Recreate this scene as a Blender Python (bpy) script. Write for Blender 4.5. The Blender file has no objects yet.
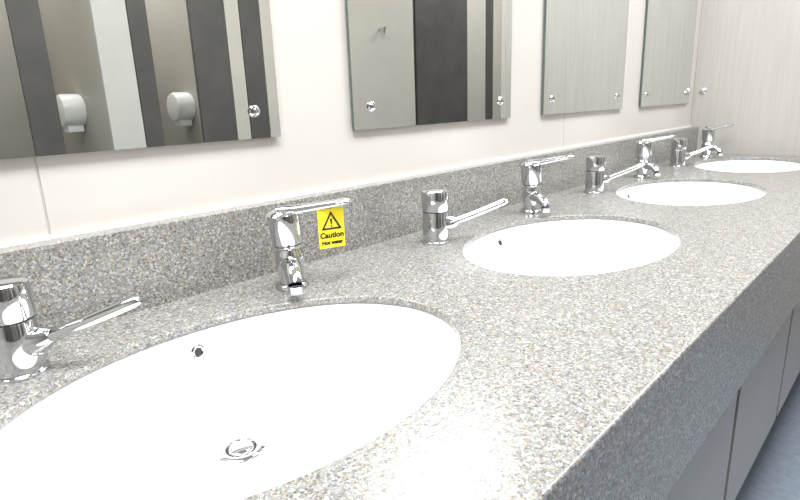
import bpy, bmesh, math, numpy as np
from mathutils import Vector, Matrix
rad=math.radians
# ---------------------------------------------------------------- calibration
P=.74
names=['rx','ry','rz','f','h','yw','zm','yb','zb','yf','za','mx','mw','bx','by','a','b','xf','tx','sx','ty']
p0=np.array([0,0,0,5.32,.28,.845,-.042,.826,-.18,.162,-.459,.555,.565,.215,.476,.24,.192,2.9,.46,.08,.73])
R0=np.array([[.7007,.2229,-.6777],[-.712,.149,-.686],[-.0519,.9635,.2629]])
def rotv(r):
    return np.array(Matrix.Rotation(float(np.linalg.norm(r)) ,3,Vector(r) if np.linalg.norm(r)>0 else Vector((0,0,1))))
def camR(p):
    R=R0@rotv(p[:3])
    u,s,v=np.linalg.svd(R); return u@v
def proj(R,f,w):
    c=R.T@np.array(w); return 400+f*c[0]/-c[2], 250-f*c[1]/-c[2]
def res(p):
    R=camR(p); d=dict(zip(names,p)); f=p[3]*100; r=[]
    pr=lambda *w: proj(R,f,w)
    h=d['h']
    def pt(w,u,v,wt=1):
        a=pr(*w); r.extend([(a[0]-u)*wt,(a[1]-v)*wt])
    mxs=[d['mx'],d['mx']+P-d['mw'],d['mx']+P,d['mx']+2*P-d['mw'],d['mx']+2*P,d['mx']+3*P-d['mw'],d['mx']+3*P]
    ob=[(283,134),(356,128),(511,115),(543,112),(622,108),(643,107),(690,104)]
    top=[268,347,511,545,627,650,703]
    for x,o,t in zip(mxs,ob,top):
        pt((x,d['yw'],d['zm']),o[0],o[1])
        A=pr(x,d['yw'],d['zm']);B=pr(x,d['yw'],d['zm']+.3)
        s=A[1]/(A[1]-B[1]); r.append((A[0]+(B[0]-A[0])*s-t)*.7)
    def line(y,z,pts,wt=1):
        A=np.array(pr(.6,y,z));B=np.array(pr(1.6,y,z)); n=np.array([-(B-A)[1],(B-A)[0]]);n/=np.linalg.norm(n)
        for q in pts: r.append(float(n@(np.array(q)-A))*wt)
    line(d['yb'],d['zb'],[(0,252),(350,190),(600,146)])
    line(d['yw'],d['zm'],[(0,161)],2)
    line(d['yf'],-h,[(800,232),(690,345),(545,495)])
    line(d['yf'],d['za'],[(800,298),(665,500)])
    pt((d['xf'],d['yb'],d['zb']),697,128); pt((d['xf'],d['yb'],-h),699,153)
    def ell(k,um,uM,vm,vM):
        th=np.linspace(0,2*math.pi,120)
        q=np.array([pr(d['bx']+k*P+d['a']*math.cos(t),d['by']+d['b']*math.sin(t),-h) for t in th])
        for val,o in ((q[:,0].min(),um),(q[:,0].max(),uM),(q[:,1].min(),vm),(q[:,1].max(),vM)):
            if o is not None: r.append(val-o)
    ell(0,None,460,296,None); ell(1,463,684,214,275); ell(2,616,763,179,206); ell(3,694,None,160,175)
    for k,o in enumerate([(290,284),(535,208),(640,177),(705,157)]): pt((d['tx']+k*P,d['ty'],-h),*o,.5)
    for k,o in enumerate([(20,373),(435,241),(597,190),(678,163)]): pt((d['sx']+k*P,d['ty'],-h),*o,.5)
    return np.array(r)
p=p0.copy(); lam=1e-3; cur=res(p)
for it in range(40):
    J=np.zeros((len(cur),len(p)))
    for i in range(len(p)):
        q=p.copy();q[i]+=1e-5; J[:,i]=(res(q)-cur)/1e-5
    H=J.T@J; dlt=np.linalg.solve(H+lam*np.diag(np.diag(H)+1e-6),-J.T@cur)
    n=res(p+dlt)
    if n@n<cur@cur:
        p=p+dlt;cur=n;lam*=.3
    else: lam*=5
D=dict(zip(names,[float(x) for x in p]))
Rf=camR(p)
ZT=.85; h=D['h']; ZC=ZT+h
YW=D['yw']+.012; YB=D['yb']; YF=D['yf']; ZBS=ZC+D['zb']; ZAP=ZC+D['za']; ZM=ZC+D['zm']; XF=D['xf']
# ---------------------------------------------------------------- scene helpers
sc=bpy.context.scene
def link(o): sc.collection.objects.link(o); return o
def newmat(n): 
    m=bpy.data.materials.new(n); m.use_nodes=True; return m,m.node_tree.nodes,m.node_tree.links
def simple(n,col,rough=.5,metal=0,noise=0,nscale=8,bump=0,coat=0):
    m,N,L=newmat(n); b=N['Principled BSDF']
    b.inputs['Roughness'].default_value=rough; b.inputs['Metallic'].default_value=metal
    b.inputs['Coat Weight'].default_value=coat
    b.inputs['Base Color'].default_value=(*col,1)
    if noise:
        tc=N.new('ShaderNodeTexCoord'); t=N.new('ShaderNodeTexNoise'); t.inputs['Scale'].default_value=nscale; t.inputs['Detail'].default_value=6
        r=N.new('ShaderNodeValToRGB'); r.color_ramp.elements[0].position=.3;r.color_ramp.elements[1].position=.7
        r.color_ramp.elements[0].color=(*[c*(1-noise) for c in col],1); r.color_ramp.elements[1].color=(*[min(1,c*(1+noise)) for c in col],1)
        L.new(tc.outputs['Object'],t.inputs['Vector']);L.new(t.outputs['Fac'],r.inputs['Fac']);L.new(r.outputs['Color'],b.inputs['Base Color'])
    return m
def granite():
    m,N,L=newmat('speckled_granite'); b=N['Principled BSDF']
    geo=N.new('ShaderNodeNewGeometry')
    v1=N.new('ShaderNodeTexVoronoi'); v1.inputs['Scale'].default_value=340
    v2=N.new('ShaderNodeTexVoronoi'); v2.inputs['Scale'].default_value=680
    L.new(geo.outputs['Position'],v1.inputs['Vector']);L.new(geo.outputs['Position'],v2.inputs['Vector'])
    def ramp(src,stops):
        s=N.new('ShaderNodeSeparateColor');L.new(src,s.inputs[0])
        r=N.new('ShaderNodeValToRGB'); r.color_ramp.interpolation='CONSTANT'
        e=r.color_ramp.elements
        while len(e)<len(stops): e.new(.5)
        for i,(pp,c) in enumerate(stops): e[i].position=pp; e[i].color=(*c,1)
        L.new(s.outputs[0],r.inputs['Fac']); return r.outputs['Color']
    c1=ramp(v1.outputs['Color'],[(0,(.07,.064,.058)),(.13,(.145,.132,.118)),(.34,(.22,.212,.20)),(.52,(.205,.23,.255)),(.64,(.285,.282,.274)),(.79,(.30,.23,.13)),(.88,(.46,.455,.435))])
    c2=ramp(v2.outputs['Color'],[(0,(.09,.086,.082)),(.20,(.20,.192,.178)),(.55,(.27,.272,.270)),(.86,(.46,.455,.44))])
    mx=N.new('ShaderNodeMix'); mx.data_type='RGBA'; mx.inputs['Factor'].default_value=.48
    L.new(c1,mx.inputs['A']);L.new(c2,mx.inputs['B']);L.new(mx.outputs['Result'],b.inputs['Base Color'])
    b.inputs['Roughness'].default_value=.24
    return m
def woodlam():
    m,N,L=newmat('pale_wood_laminate'); b=N['Principled BSDF']
    geo=N.new('ShaderNodeNewGeometry'); mp=N.new('ShaderNodeMapping'); mp.inputs['Scale'].default_value=(60,60,2.5)
    t=N.new('ShaderNodeTexNoise'); t.inputs['Scale'].default_value=1.5;t.inputs['Detail'].default_value=8;t.inputs['Distortion'].default_value=.4
    r=N.new('ShaderNodeValToRGB'); r.color_ramp.elements[0].position=.3;r.color_ramp.elements[1].position=.72
    r.color_ramp.elements[0].color=(.385,.365,.34,1); r.color_ramp.elements[1].color=(.43,.415,.39,1)
    L.new(geo.outputs['Position'],mp.inputs['Vector']);L.new(mp.outputs['Vector'],t.inputs['Vector']);L.new(t.outputs['Fac'],r.inputs['Fac']);L.new(r.outputs['Color'],b.inputs['Base Color'])
    b.inputs['Roughness'].default_value=.4
    return m
GR=granite(); WOOD=woodlam()
CREAM=simple('cream_wall_panel',(.535,.51,.475),.35,noise=.03,nscale=3)
CREAM2=simple('beige_partition',(.44,.412,.37),.45,noise=.04,nscale=4)
PALE=simple('pale_partition',(.46,.45,.43),.45,noise=.03)
DARK=simple('dark_grey_laminate',(.07,.065,.063),.4,noise=.15)
JOINT=simple('panel_joint',(.46,.44,.41),.6,noise=.05)
SEAL=simple('silicone_seal',(.76,.74,.71),.4,noise=.03)
CHROME=simple('chrome',(.64,.65,.67),.07,1)
CERAM=simple('white_ceramic',(.97,.97,.97),.08,noise=.01,coat=.5)
MIRR=simple('mirror_glass',(.76,.785,.758),.0,1)
MEDGE=simple('mirror_glass_edge',(.10,.14,.12),.15)
BLK=simple('black_print',(.01,.01,.01),.5)
YEL=simple('yellow_sign_plastic',(.95,.78,.03),.4,noise=.02)
WHT=simple('white_plastic',(.9,.9,.89),.3,noise=.02)
CAB=simple('cabinet_panel_laminate',(.31,.30,.285),.35,noise=.03)
GAP=simple('dark_shadow_gap',(.03,.03,.03),.7,noise=.1)
FLOOR=simple('blue_grey_vinyl_floor',(.22,.26,.32),.4,noise=.12,nscale=40)
CEIL=simple('ceiling_white',(.85,.85,.84),.8,noise=.02)
def obj(name,bm,mat,parent=None,smooth=False):
    me=bpy.data.meshes.new(name); bm.normal_update(); bm.to_mesh(me); bm.free()
    mats=mat if isinstance(mat,list) else [mat]
    for m in mats: me.materials.append(m)
    o=link(bpy.data.objects.new(name,me))
    if smooth:
        for f in me.polygons: f.use_smooth=True
    if parent: o.parent=parent
    return o
def boxbm(bm,x0,x1,y0,y1,z0,z1,mi=0):
    vs=[bm.verts.new((x,y,z)) for x in (x0,x1) for y in (y0,y1) for z in (z0,z1)]
    fs=[(0,1,3,2),(4,6,7,5),(0,4,5,1),(2,3,7,6),(0,2,6,4),(1,5,7,3)]
    out=[]
    for f in fs:
        fc=bm.faces.new([vs[i] for i in f]); fc.material_index=mi; out.append(fc)
    return out
def box(name,x0,x1,y0,y1,z0,z1,mat,parent=None,bev=0):
    bm=bmesh.new(); boxbm(bm,x0,x1,y0,y1,z0,z1)
    bmesh.ops.recalc_face_normals(bm,faces=bm.faces)
    if bev: bmesh.ops.bevel(bm,geom=bm.edges[:],offset=bev,segments=3,affect='EDGES',profile=.5)
    return obj(name,bm,mat,parent)
def empty(name,loc=(0,0,0)):
    e=bpy.data.objects.new(name,None); e.location=loc; e.empty_display_size=.05; return link(e)
def lathe(name,prof,mat,parent=None,seg=40,M=None):
    bm=bmesh.new(); rings=[]
    for r,z in prof:
        if r<1e-6: rings.append([bm.verts.new((0,0,z))])
        else: rings.append([bm.verts.new((r*math.cos(2*math.pi*i/seg),r*math.sin(2*math.pi*i/seg),z)) for i in range(seg)])
    for A,B in zip(rings,rings[1:]):
        for i in range(seg):
            j=(i+1)%seg
            if len(A)==1 and len(B)==1: continue
            if len(A)==1: bm.faces.new((A[0],B[j],B[i]))
            elif len(B)==1: bm.faces.new((A[i],A[j],B[0]))
            else: bm.faces.new((A[i],A[j],B[j],B[i]))
    bmesh.ops.recalc_face_normals(bm,faces=bm.faces)
    if M is not None: bmesh.ops.transform(bm,matrix=M,verts=bm.verts)
    o=obj(name,bm,mat,parent,True)
    o.data.set_sharp_from_angle(angle=rad(40))
    return o
def sweep(name,pts,radii,mat,parent=None,seg=20,flat=1.0):
    """tube through pts, radii (rw,rh) per point"""
    bm=bmesh.new(); rings=[]
    pts=[Vector(q) for q in pts]
    for i,q in enumerate(pts):
        t=(pts[min(i+1,len(pts)-1)]-pts[max(i-1,0)]).normalized()
        s=t.cross(Vector((0,0,1)))
        s=s.normalized() if s.length>1e-4 else Vector((1,0,0))
        u=s.cross(t)
        rw,rh=radii[i]
        rings.append([bm.verts.new(q+s*rw*math.cos(2*math.pi*k/seg)+u*rh*math.sin(2*math.pi*k/seg)) for k in range(seg)])
    for A,B in zip(rings,rings[1:]):
        for k in range(seg):
            j=(k+1)%seg; bm.faces.new((A[k],A[j],B[j],B[k]))
    bm.faces.new(rings[0][::-1]); bm.faces.new(rings[-1])
    bmesh.ops.recalc_face_normals(bm,faces=bm.faces)
    o=obj(name,bm,mat,parent,True); o.data.set_sharp_from_angle(angle=rad(50)); return o
# ---------------------------------------------------------------- room
XL,XR,YO,HC=-1.5,5.6,-2.7,2.6
box('floor',XL,XR,YO,YW+.1,-.1,0,FLOOR)
box('ceiling',XL,XR,YO,YW+.1,HC,HC+.1,CEIL)
wall=empty('wall_back')
j0=D['mx']-.378
joints=[j0, j0+1.44, j0+2.88]
edges=[XL]+joints+[XR]
for i,(a,b) in enumerate(zip(edges,edges[1:])):
    box('panel_%d'%i,a+.0015,b-.0015,YW,YW+.1,0,HC,CREAM,wall,.0008)
box('joint_backing',XL,XR,YW+.0015,YW+.09,0,HC,JOINT,wall)
box('wall_left',XL-.1,XL,YO,YW+.1,0,HC,CREAM)
box('wall_right',XR,XR+.1,YO,YW+.1,0,HC,CREAM)
box('wall_front',XL,XR,YO-.1,YO,0,HC,CREAM2)
pw=empty('wall_partition')
box('wood_panel',XF,XF+.05,-.2,YW-.001,0,HC,WOOD,pw)
box('end_trim',XF-.002,XF+.052,-.225,-.2,0,HC,CREAM2,pw)
lathe('screw_head',[(0,.008),(.010,.007),(.015,.003),(.015,0)],CHROME,pw,20,Matrix.Translation((XF,YW-.04,ZM+.05))@Matrix.Rotation(rad(-90),4,'Y'))
# ---------------------------------------------------------------- countertop
VX0=-.65
ct=empty('vanity_countertop')
cu=bpy.data.curves.new('slab','CURVE'); cu.dimensions='2D'; cu.fill_mode='BOTH'
def spl(pts):
    s=cu.splines.new('POLY'); s.points.add(len(pts)-1)
    for q,w in zip(s.points,pts): q.co=(w[0],w[1],0,1)
    s.use_cyclic_u=True
bv=.003
spl([(VX0,YF+bv),(XF-.004,YF+bv),(XF-.004,YW-.004),(VX0,YW-.004)])
A_,B_=D['a'],D['b']
BX=[D['bx']+k*P for k in range(4)]; BY=D['by']
for bx in BX:
    spl([(bx+(A_+bv)*math.cos(t),BY+(B_+bv)*math.sin(t)) for t in np.linspace(0,2*math.pi,129)[:-1]])
TH=.011
cu.extrude=TH/2-bv; cu.bevel_depth=bv; cu.bevel_resolution=3
tmp=link(bpy.data.objects.new('slab_tmp',cu)); bpy.context.view_layer.update()
dg=bpy.context.evaluated_depsgraph_get(); me=bpy.data.meshes.new_from_object(tmp.evaluated_get(dg))
bpy.data.objects.remove(tmp)
me.materials.clear(); me.materials.append(GR)
for f in me.polygons: f.use_smooth=True
me.set_sharp_from_angle(angle=rad(35))
sl=link(bpy.data.objects.new('slab',me)); sl.location=(0,0,ZT-TH/2); sl.parent=ct
box('apron',VX0,XF-.004,YF,YF+.03,ZAP,ZT-TH+.0025,GR,ct,.0008)
box('backsplash',VX0,XF-.004,YB,YW-.001,ZT-.001,ZBS,GR,ct,.0012)
box('backsplash_seal',VX0,XF-.004,YW-.008,YW-.0005,ZBS,ZBS+.005,SEAL,ct)
# ---------------------------------------------------------------- basins
def basin(bx):
    e=empty('oval_washbasin',(bx,BY,ZT))
    bm=bmesh.new(); seg=96; n=30
    off=.062; dx=.0; depth=.115; zt=-TH
    rings=[]
    prof=[(1.10,zt),(1.04,zt),(1.015,zt-.001),(1.005,zt-.003)]
    for i in range(1,n+1):
        t=i/n; a=t*math.pi/2
        s=math.cos(a)**.7 ; z=zt-.003-depth*math.sin(a)**.9
        prof.append((max(s,.075),z))
    prof=[q for q in prof if q[0]>.0751]+[(.075,zt-.003-depth)]
    def P3(s,z,t):
        w=max(0,(1-s)); 
        return (dx*w+A_*s*math.cos(t), off*w+B_*s*math.sin(t),z)
    for s,z in prof: rings.append([bm.verts.new(P3(s,z,2*math.pi*k/seg)) for k in range(seg)])
    for R1,R2 in zip(rings,rings[1:]):
        for k in range(seg):
            j=(k+1)%seg; bm.faces.new((R1[k],R1[j],R2[j],R2[k]))
    cc=bm.verts.new((dx,off,prof[-1][1]-.002))
    for k in range(seg): bm.faces.new((rings[-1][k],rings[-1][(k+1)%seg],cc))
    bmesh.ops.recalc_face_normals(bm,faces=bm.faces)
    o=obj('bowl',bm,CERAM,e,True)
    up=sum(f.normal.z for f in o.data.polygons)
    if up<0: o.data.flip_normals()
    so=o.modifiers.new('thick','SOLIDIFY'); so.thickness=.008; so.offset=-1
    zz=prof[-1][1]
    lathe('drain_flange',[(.017,zz-.001),(.019,zz+.004),(.025,zz+.005),(.030,zz+.003),(.0305,zz-.001)],CHROME,e,48,Matrix.Translation((dx,off,0)))
    lathe('drain_gap',[(.0135,zz+.0015),(.018,zz+.0015)],GAP,e,48,Matrix.Translation((dx,off,0)))
    lathe('drain_plug',[(0,zz+.006),(.010,zz+.0058),(.0145,zz+.0048),(.0155,zz+.003),(.0155,zz+.001)],CHROME,e,48,Matrix.Translation((dx,off,0)))
    s0,z0=prof[7]; s1,z1=prof[6]
    t=rad(86); q0=Vector(P3(s0,z0,t)); q1=Vector(P3(s1,z1,t)); tn=(q1-q0).normalized(); nrm=Vector((1,0,0)).cross(tn); 
    if nrm.y>0: nrm=-nrm
    M=Matrix.Translation((q0+q1)/2)@nrm.to_track_quat('Z','Y').to_matrix().to_4x4()
    lathe('overflow_ring',[(.0055,-.001),(.0055,.002),(.0075,.003),(.010,.002),(.0105,-.002)],CHROME,e,28,M)
    lathe('overflow_hole',[(0,.0012),(.006,.0012)],GAP,e,20,M)
for bx in BX: basin(bx)
# ---------------------------------------------------------------- taps
TY=D['ty']
def tap(x):
    e=empty('mixer_tap',(x,TY,ZT))
    lathe('base_flange',[(0,0),(.027,0),(.027,.004),(.024,.008),(.021,.009),(0,.009)],CHROME,e)
    lathe('lower_body',[(.019,.006),(.0195,.02),(.022,.035),(.0235,.048),(.022,.058),(.018,.064),(.018,.070)],CHROME,e)
    d=Vector((-.5,-.85,0)).normalized()
    sp=[d*.008+Vector((0,0,.042)),d*.03+Vector((0,0,.043)),d*.05+Vector((0,0,.040)),d*.064+Vector((0,0,.034)),d*.070+Vector((0,0,.026))]
    sweep('spout',sp,[(.016,.014),(.015,.013),(.0135,.012),(.0125,.0115),(.0115,.011)],CHROME,e,24)
    q=sp[-1]
    lathe('aerator',[(.0085,-.010),(.0115,-.010),(.0122,-.007),(.0122,.0),(.0,.002)],CHROME,e,24,Matrix.Translation(q-Vector((0,0,.003))))
    T=Matrix.Translation((0,0,.066))@Matrix.Rotation(rad(6),4,'Y').inverted()
    lathe('cartridge_gap',[(.0225,.006),(.0225,.0115)],GAP,e,40,T)
    lathe('cartridge_head',[(0,0),(.019,.0),(.0205,.002),(.0205,.006),(.0235,.008),(.0245,.012),(.0250,.050),(.0243,.056),(.020,.060),(0,.0615)],CHROME,e,40,T)
    ld=Vector((.07,-.08,0)).normalized()
    pts=[Vector((0,0,.123))+ld*a+Vector((0,0,b)) for a,b in ((-.012,0),(.02,.002),(.045,.006),(.08,.011),(.095,.014),(.101,.014))]
    sweep('lever',pts,[(.015,.009),(.0145,.009),(.013,.0075),(.012,.0065),(.012,.006),(.008,.004)],CHROME,e,24)
    return e
def lever_tap(x):
    e=empty('lever_tap',(x,TY,ZT))
    lathe('base_flange',[(0,0),(.030,0),(.030,.003),(.027,.005),(0,.005)],CHROME,e)
    lathe('body',[(.0265,.004),(.0265,.062),(.0258,.064),(0,.064)],CHROME,e)
    lathe('neck',[(.0245,.062),(.0245,.068)],GAP,e)
    lathe('cap',[(0,.066),(.0265,.066),(.0275,.069),(.0275,.100),(.0262,.1055),(.022,.108),(0,.109)],CHROME,e)
    ld=Vector((.125,-.12,.0)).normalized(); z=Vector((0,0,1))
    sweep('arm_boss',[ld*.015+z*.036,ld*.030+z*.038,ld*.044+z*.043],[(.018,.018),(.016,.016),(.009,.009)],CHROME,e,24)
    pts=[ld*.026+z*.038,ld*.045+z*.043,ld*.08+z*.055,ld*.115+z*.068,ld*.141+z*.078,ld*.148+z*.080]
    sweep('lever_arm',pts,[(.009,.008),(.009,.0075),(.009,.007),(.0095,.007),(.0095,.0065),(.006,.004)],CHROME,e,24)
for k in range(4):
    tap(D['tx']+k*P); lever_tap(D['sx']+k*P)
# ---------------------------------------------------------------- caution tag on lever
sg=empty('caution_sign')
tx=D['tx']; W,Hh=.043,.062
box('plate',-W/2,W/2,-.0006,.0006,-Hh,0,YEL,sg,.0003)
def poly(name,pts,mat,y,holes=None):
    bm=bmesh.new(); 
    if holes:
        a=[bm.verts.new((q[0],y,q[1])) for q in pts]; b=[bm.verts.new((q[0],y,q[1])) for q in holes]
        for i in range(len(a)):
            j=(i+1)%len(a); bm.faces.new((a[i],a[j],b[j],b[i]))
    else: bm.faces.new([bm.verts.new((q[0],y,q[1])) for q in pts])
    return obj(name,bm,mat,sg)
tr=lambda s,cz:[(-s*.866,cz-s*.5),(s*.866,cz-s*.5),(0,cz+s)]
poly('header_band',[(-W/2+.001,-.001),(W/2-.001,-.001),(W/2-.001,-.034),(-W/2+.001,-.034)],YEL,-.0008)
poly('triangle_border',tr(.0195,-.023),BLK,-.0010,tr(.0135,-.023))
poly('mark_bar',[(-.0019,-.0155),(.0019,-.0155),(.0011,-.0245),(-.0011,-.0245)],BLK,-.0010)
poly('mark_dot',[(.0015*math.cos(t),-.0272+.0015*math.sin(t)) for t in np.linspace(0,6.283,13)[:-1]],BLK,-.0010)
for txt,sz,z in (('Caution',.0122,-.0455),('Hot water',.0082,-.056)):
    c=bpy.data.curves.new('text','FONT'); c.body=txt; c.size=sz; c.align_x='CENTER'; c.offset=.0005
    to=link(bpy.data.objects.new('t',c)); bpy.context.view_layer.update()
    m2=bpy.data.meshes.new_from_object(to.evaluated_get(bpy.context.evaluated_depsgraph_get())); bpy.data.objects.remove(to)
    m2.materials.clear(); m2.materials.append(BLK)
    o=link(bpy.data.objects.new('text_'+txt.lower().replace(' ','_'),m2)); o.rotation_euler=(rad(90),0,0); o.location=(0,-.0010,z); o.parent=sg
ld=Vector((.07,-.08,0)).normalized()
c=Vector((tx,TY,ZT+.126))+ld*.070
sg.location=c; sg.rotation_euler=(0,0,math.atan2(ld.y,ld.x)+rad(30))
# ---------------------------------------------------------------- mirrors
MH=.95
for k in range(4):
    x1=D['mx']+k*P; x0=x1-D['mw']
    if k==0: x0=x1-1.0
    e=empty('wall_mirror')
    bm=bmesh.new(); fs=boxbm(bm,x0,x1,YW-.010,YW-.004,ZM,ZM+MH,1)
    bmesh.ops.recalc_face_normals(bm,faces=bm.faces)
    for f in bm.faces:
        f.normal_update(); f.material_index=0 if f.normal.y<-.9 else 1
    obj('glass',bm,[MIRR,MEDGE],e)
    box('backing',x0+.01,x1-.01,YW-.004,YW,ZM+.01,ZM+MH-.01,GAP,e)
    for j,(sx_,sz_) in enumerate(((x0+.05,ZM+.045),(x1-.05,ZM+.045),(x0+.05,ZM+MH-.045),(x1-.05,ZM+MH-.045))):
        lathe('screw_cap_%d'%j,[(.0,.008),(.005,.0075),(.009,.005),(.010,.0015),(.010,0)],CHROME,e,24,Matrix.Translation((sx_,YW-.010,sz_))@Matrix.Rotation(rad(90),4,'X'))
# ---------------------------------------------------------------- cabinets beneath
cb=empty('under_sink_cabinet')
box('carcass',VX0,XF-.004,YF+.045,YW-.002,.30,ZAP-.002,GAP,cb)
wd=.52; x=1.10-4*.52; i=0
while x<XF-.1:
    x0=max(x,VX0); x1=min(x+wd,XF-.006)
    if x1>x0+.05: box('door_panel_%d'%i,x0+.012,x1-.012,YF+.025,YF+.043,.285,ZAP-.006,CAB,cb,.001)
    x+=wd; i+=1
box('plinth',VX0,XF-.004,YF+.16,YW-.002,.0,.30,CAB,cb)
# ---------------------------------------------------------------- cubicles opposite
cu_=empty('toilet_cubicles'); YC=-1.2; zt=2.05
def seg(n,a,b,mat,z0=.12): box(n,a,b,YC-.02,YC,z0,zt,mat,cu_,.001)
seg('pilaster_a',.70,.82,DARK); seg('door_a',1.03,1.185,PALE); seg('pilaster_b',1.19,1.28,DARK)
seg('door_b',1.50,1.70,DARK); seg('pilaster_c',1.705,1.79,CREAM2); seg('pilaster_d',1.795,1.92,DARK)
seg('panel_c2',1.925,2.5,CREAM2)
seg('panel_e',2.505,3.22,CREAM2); seg('door_d',3.25,3.87,DARK); seg('panel_f',3.875,4.13,CREAM2); seg('pilaster_g',4.135,4.24,DARK); seg('panel_h',4.245,5.59,CREAM2)
seg('door_e',-.9,-.2,DARK)
for i,xx in enumerate((-.6,-.1,.45,1.096,1.715,2.5,3.22,3.90)):
    box('side_panel_%d'%i,xx,xx+.014,YO+.021,YC-.021,.12,zt,CREAM2,cu_)
box('back_panel_rail',XL+.01,XR-.01,YO,YO+.02,.0,1.3,CREAM2,cu_)
def disp(x,y,z):
    e=empty('toilet_roll_dispenser')
    M=Matrix.Translation((x,y,z))@Matrix.Rotation(rad(-90),4,'Y')
    lathe('drum_cover',[(0,0),(.085,0),(.088,.01),(.088,.09),(.080,.105),(.06,.11),(0,.112)],WHT,e,40,M)
    box('chute',x-.09,x-.01,y-.04,y+.04,z-.115,z-.07,WHT,e,.006)
disp(1.095,-1.78,1.15); disp(1.714,-1.76,1.15)
hk=empty('coat_hook'); sweep('hook',[(2.87,YC+.001,1.62),(2.87,YC+.03,1.615),(2.87,YC+.045,1.59),(2.87,YC+.055,1.63)],[(.009,.009)]*4,CHROME,hk,12)
# ---------------------------------------------------------------- lights
def panel_light(x,y,w,d,power):
    e=empty('ceiling_light_panel')
    box('frame',x-w/2-.02,x+w/2+.02,y-d/2-.02,y+d/2+.02,HC-.03,HC-.001,WHT,e,.002)
    m,N,L=newmat('diffuser_glow'); N['Principled BSDF'].inputs['Emission Color'].default_value=(.99,.99,.99,1); N['Principled BSDF'].inputs['Emission Strength'].default_value=3
    box('diffuser',x-w/2,x+w/2,y-d/2,y+d/2,HC-.034,HC-.0302,m,e)
    l=bpy.data.lights.new('lamp','AREA'); l.shape='RECTANGLE'; l.size=w; l.size_y=d; l.energy=power; l.color=(.98,.987,.99)
    lo=link(bpy.data.objects.new('lamp',l)); lo.location=(x,y,HC-.045); lo.parent=e
panel_light(.1,.05,1.2,.6,47); panel_light(1.9,.05,1.2,.6,34); panel_light(4.0,-.4,1.2,.6,26); panel_light(1.2,-1.9,1.2,.4,21)
w=bpy.data.worlds.new('world'); sc.world=w; w.use_nodes=True; w.node_tree.nodes['Background'].inputs[0].default_value=(.9,.95,1,1); w.node_tree.nodes['Background'].inputs[1].default_value=.3
# ---------------------------------------------------------------- camera
cd=bpy.data.cameras.new('camera'); cam=link(bpy.data.objects.new('camera',cd)); sc.camera=cam
cd.sensor_width=36; cd.lens=D['f']*100/800*36; cd.clip_start=.01
M=Matrix([list(r) for r in Rf.tolist()]).to_4x4(); M.translation=(0,0,ZC); cam.matrix_world=M
sc.view_settings.view_transform='Standard'; sc.view_settings.exposure=.32
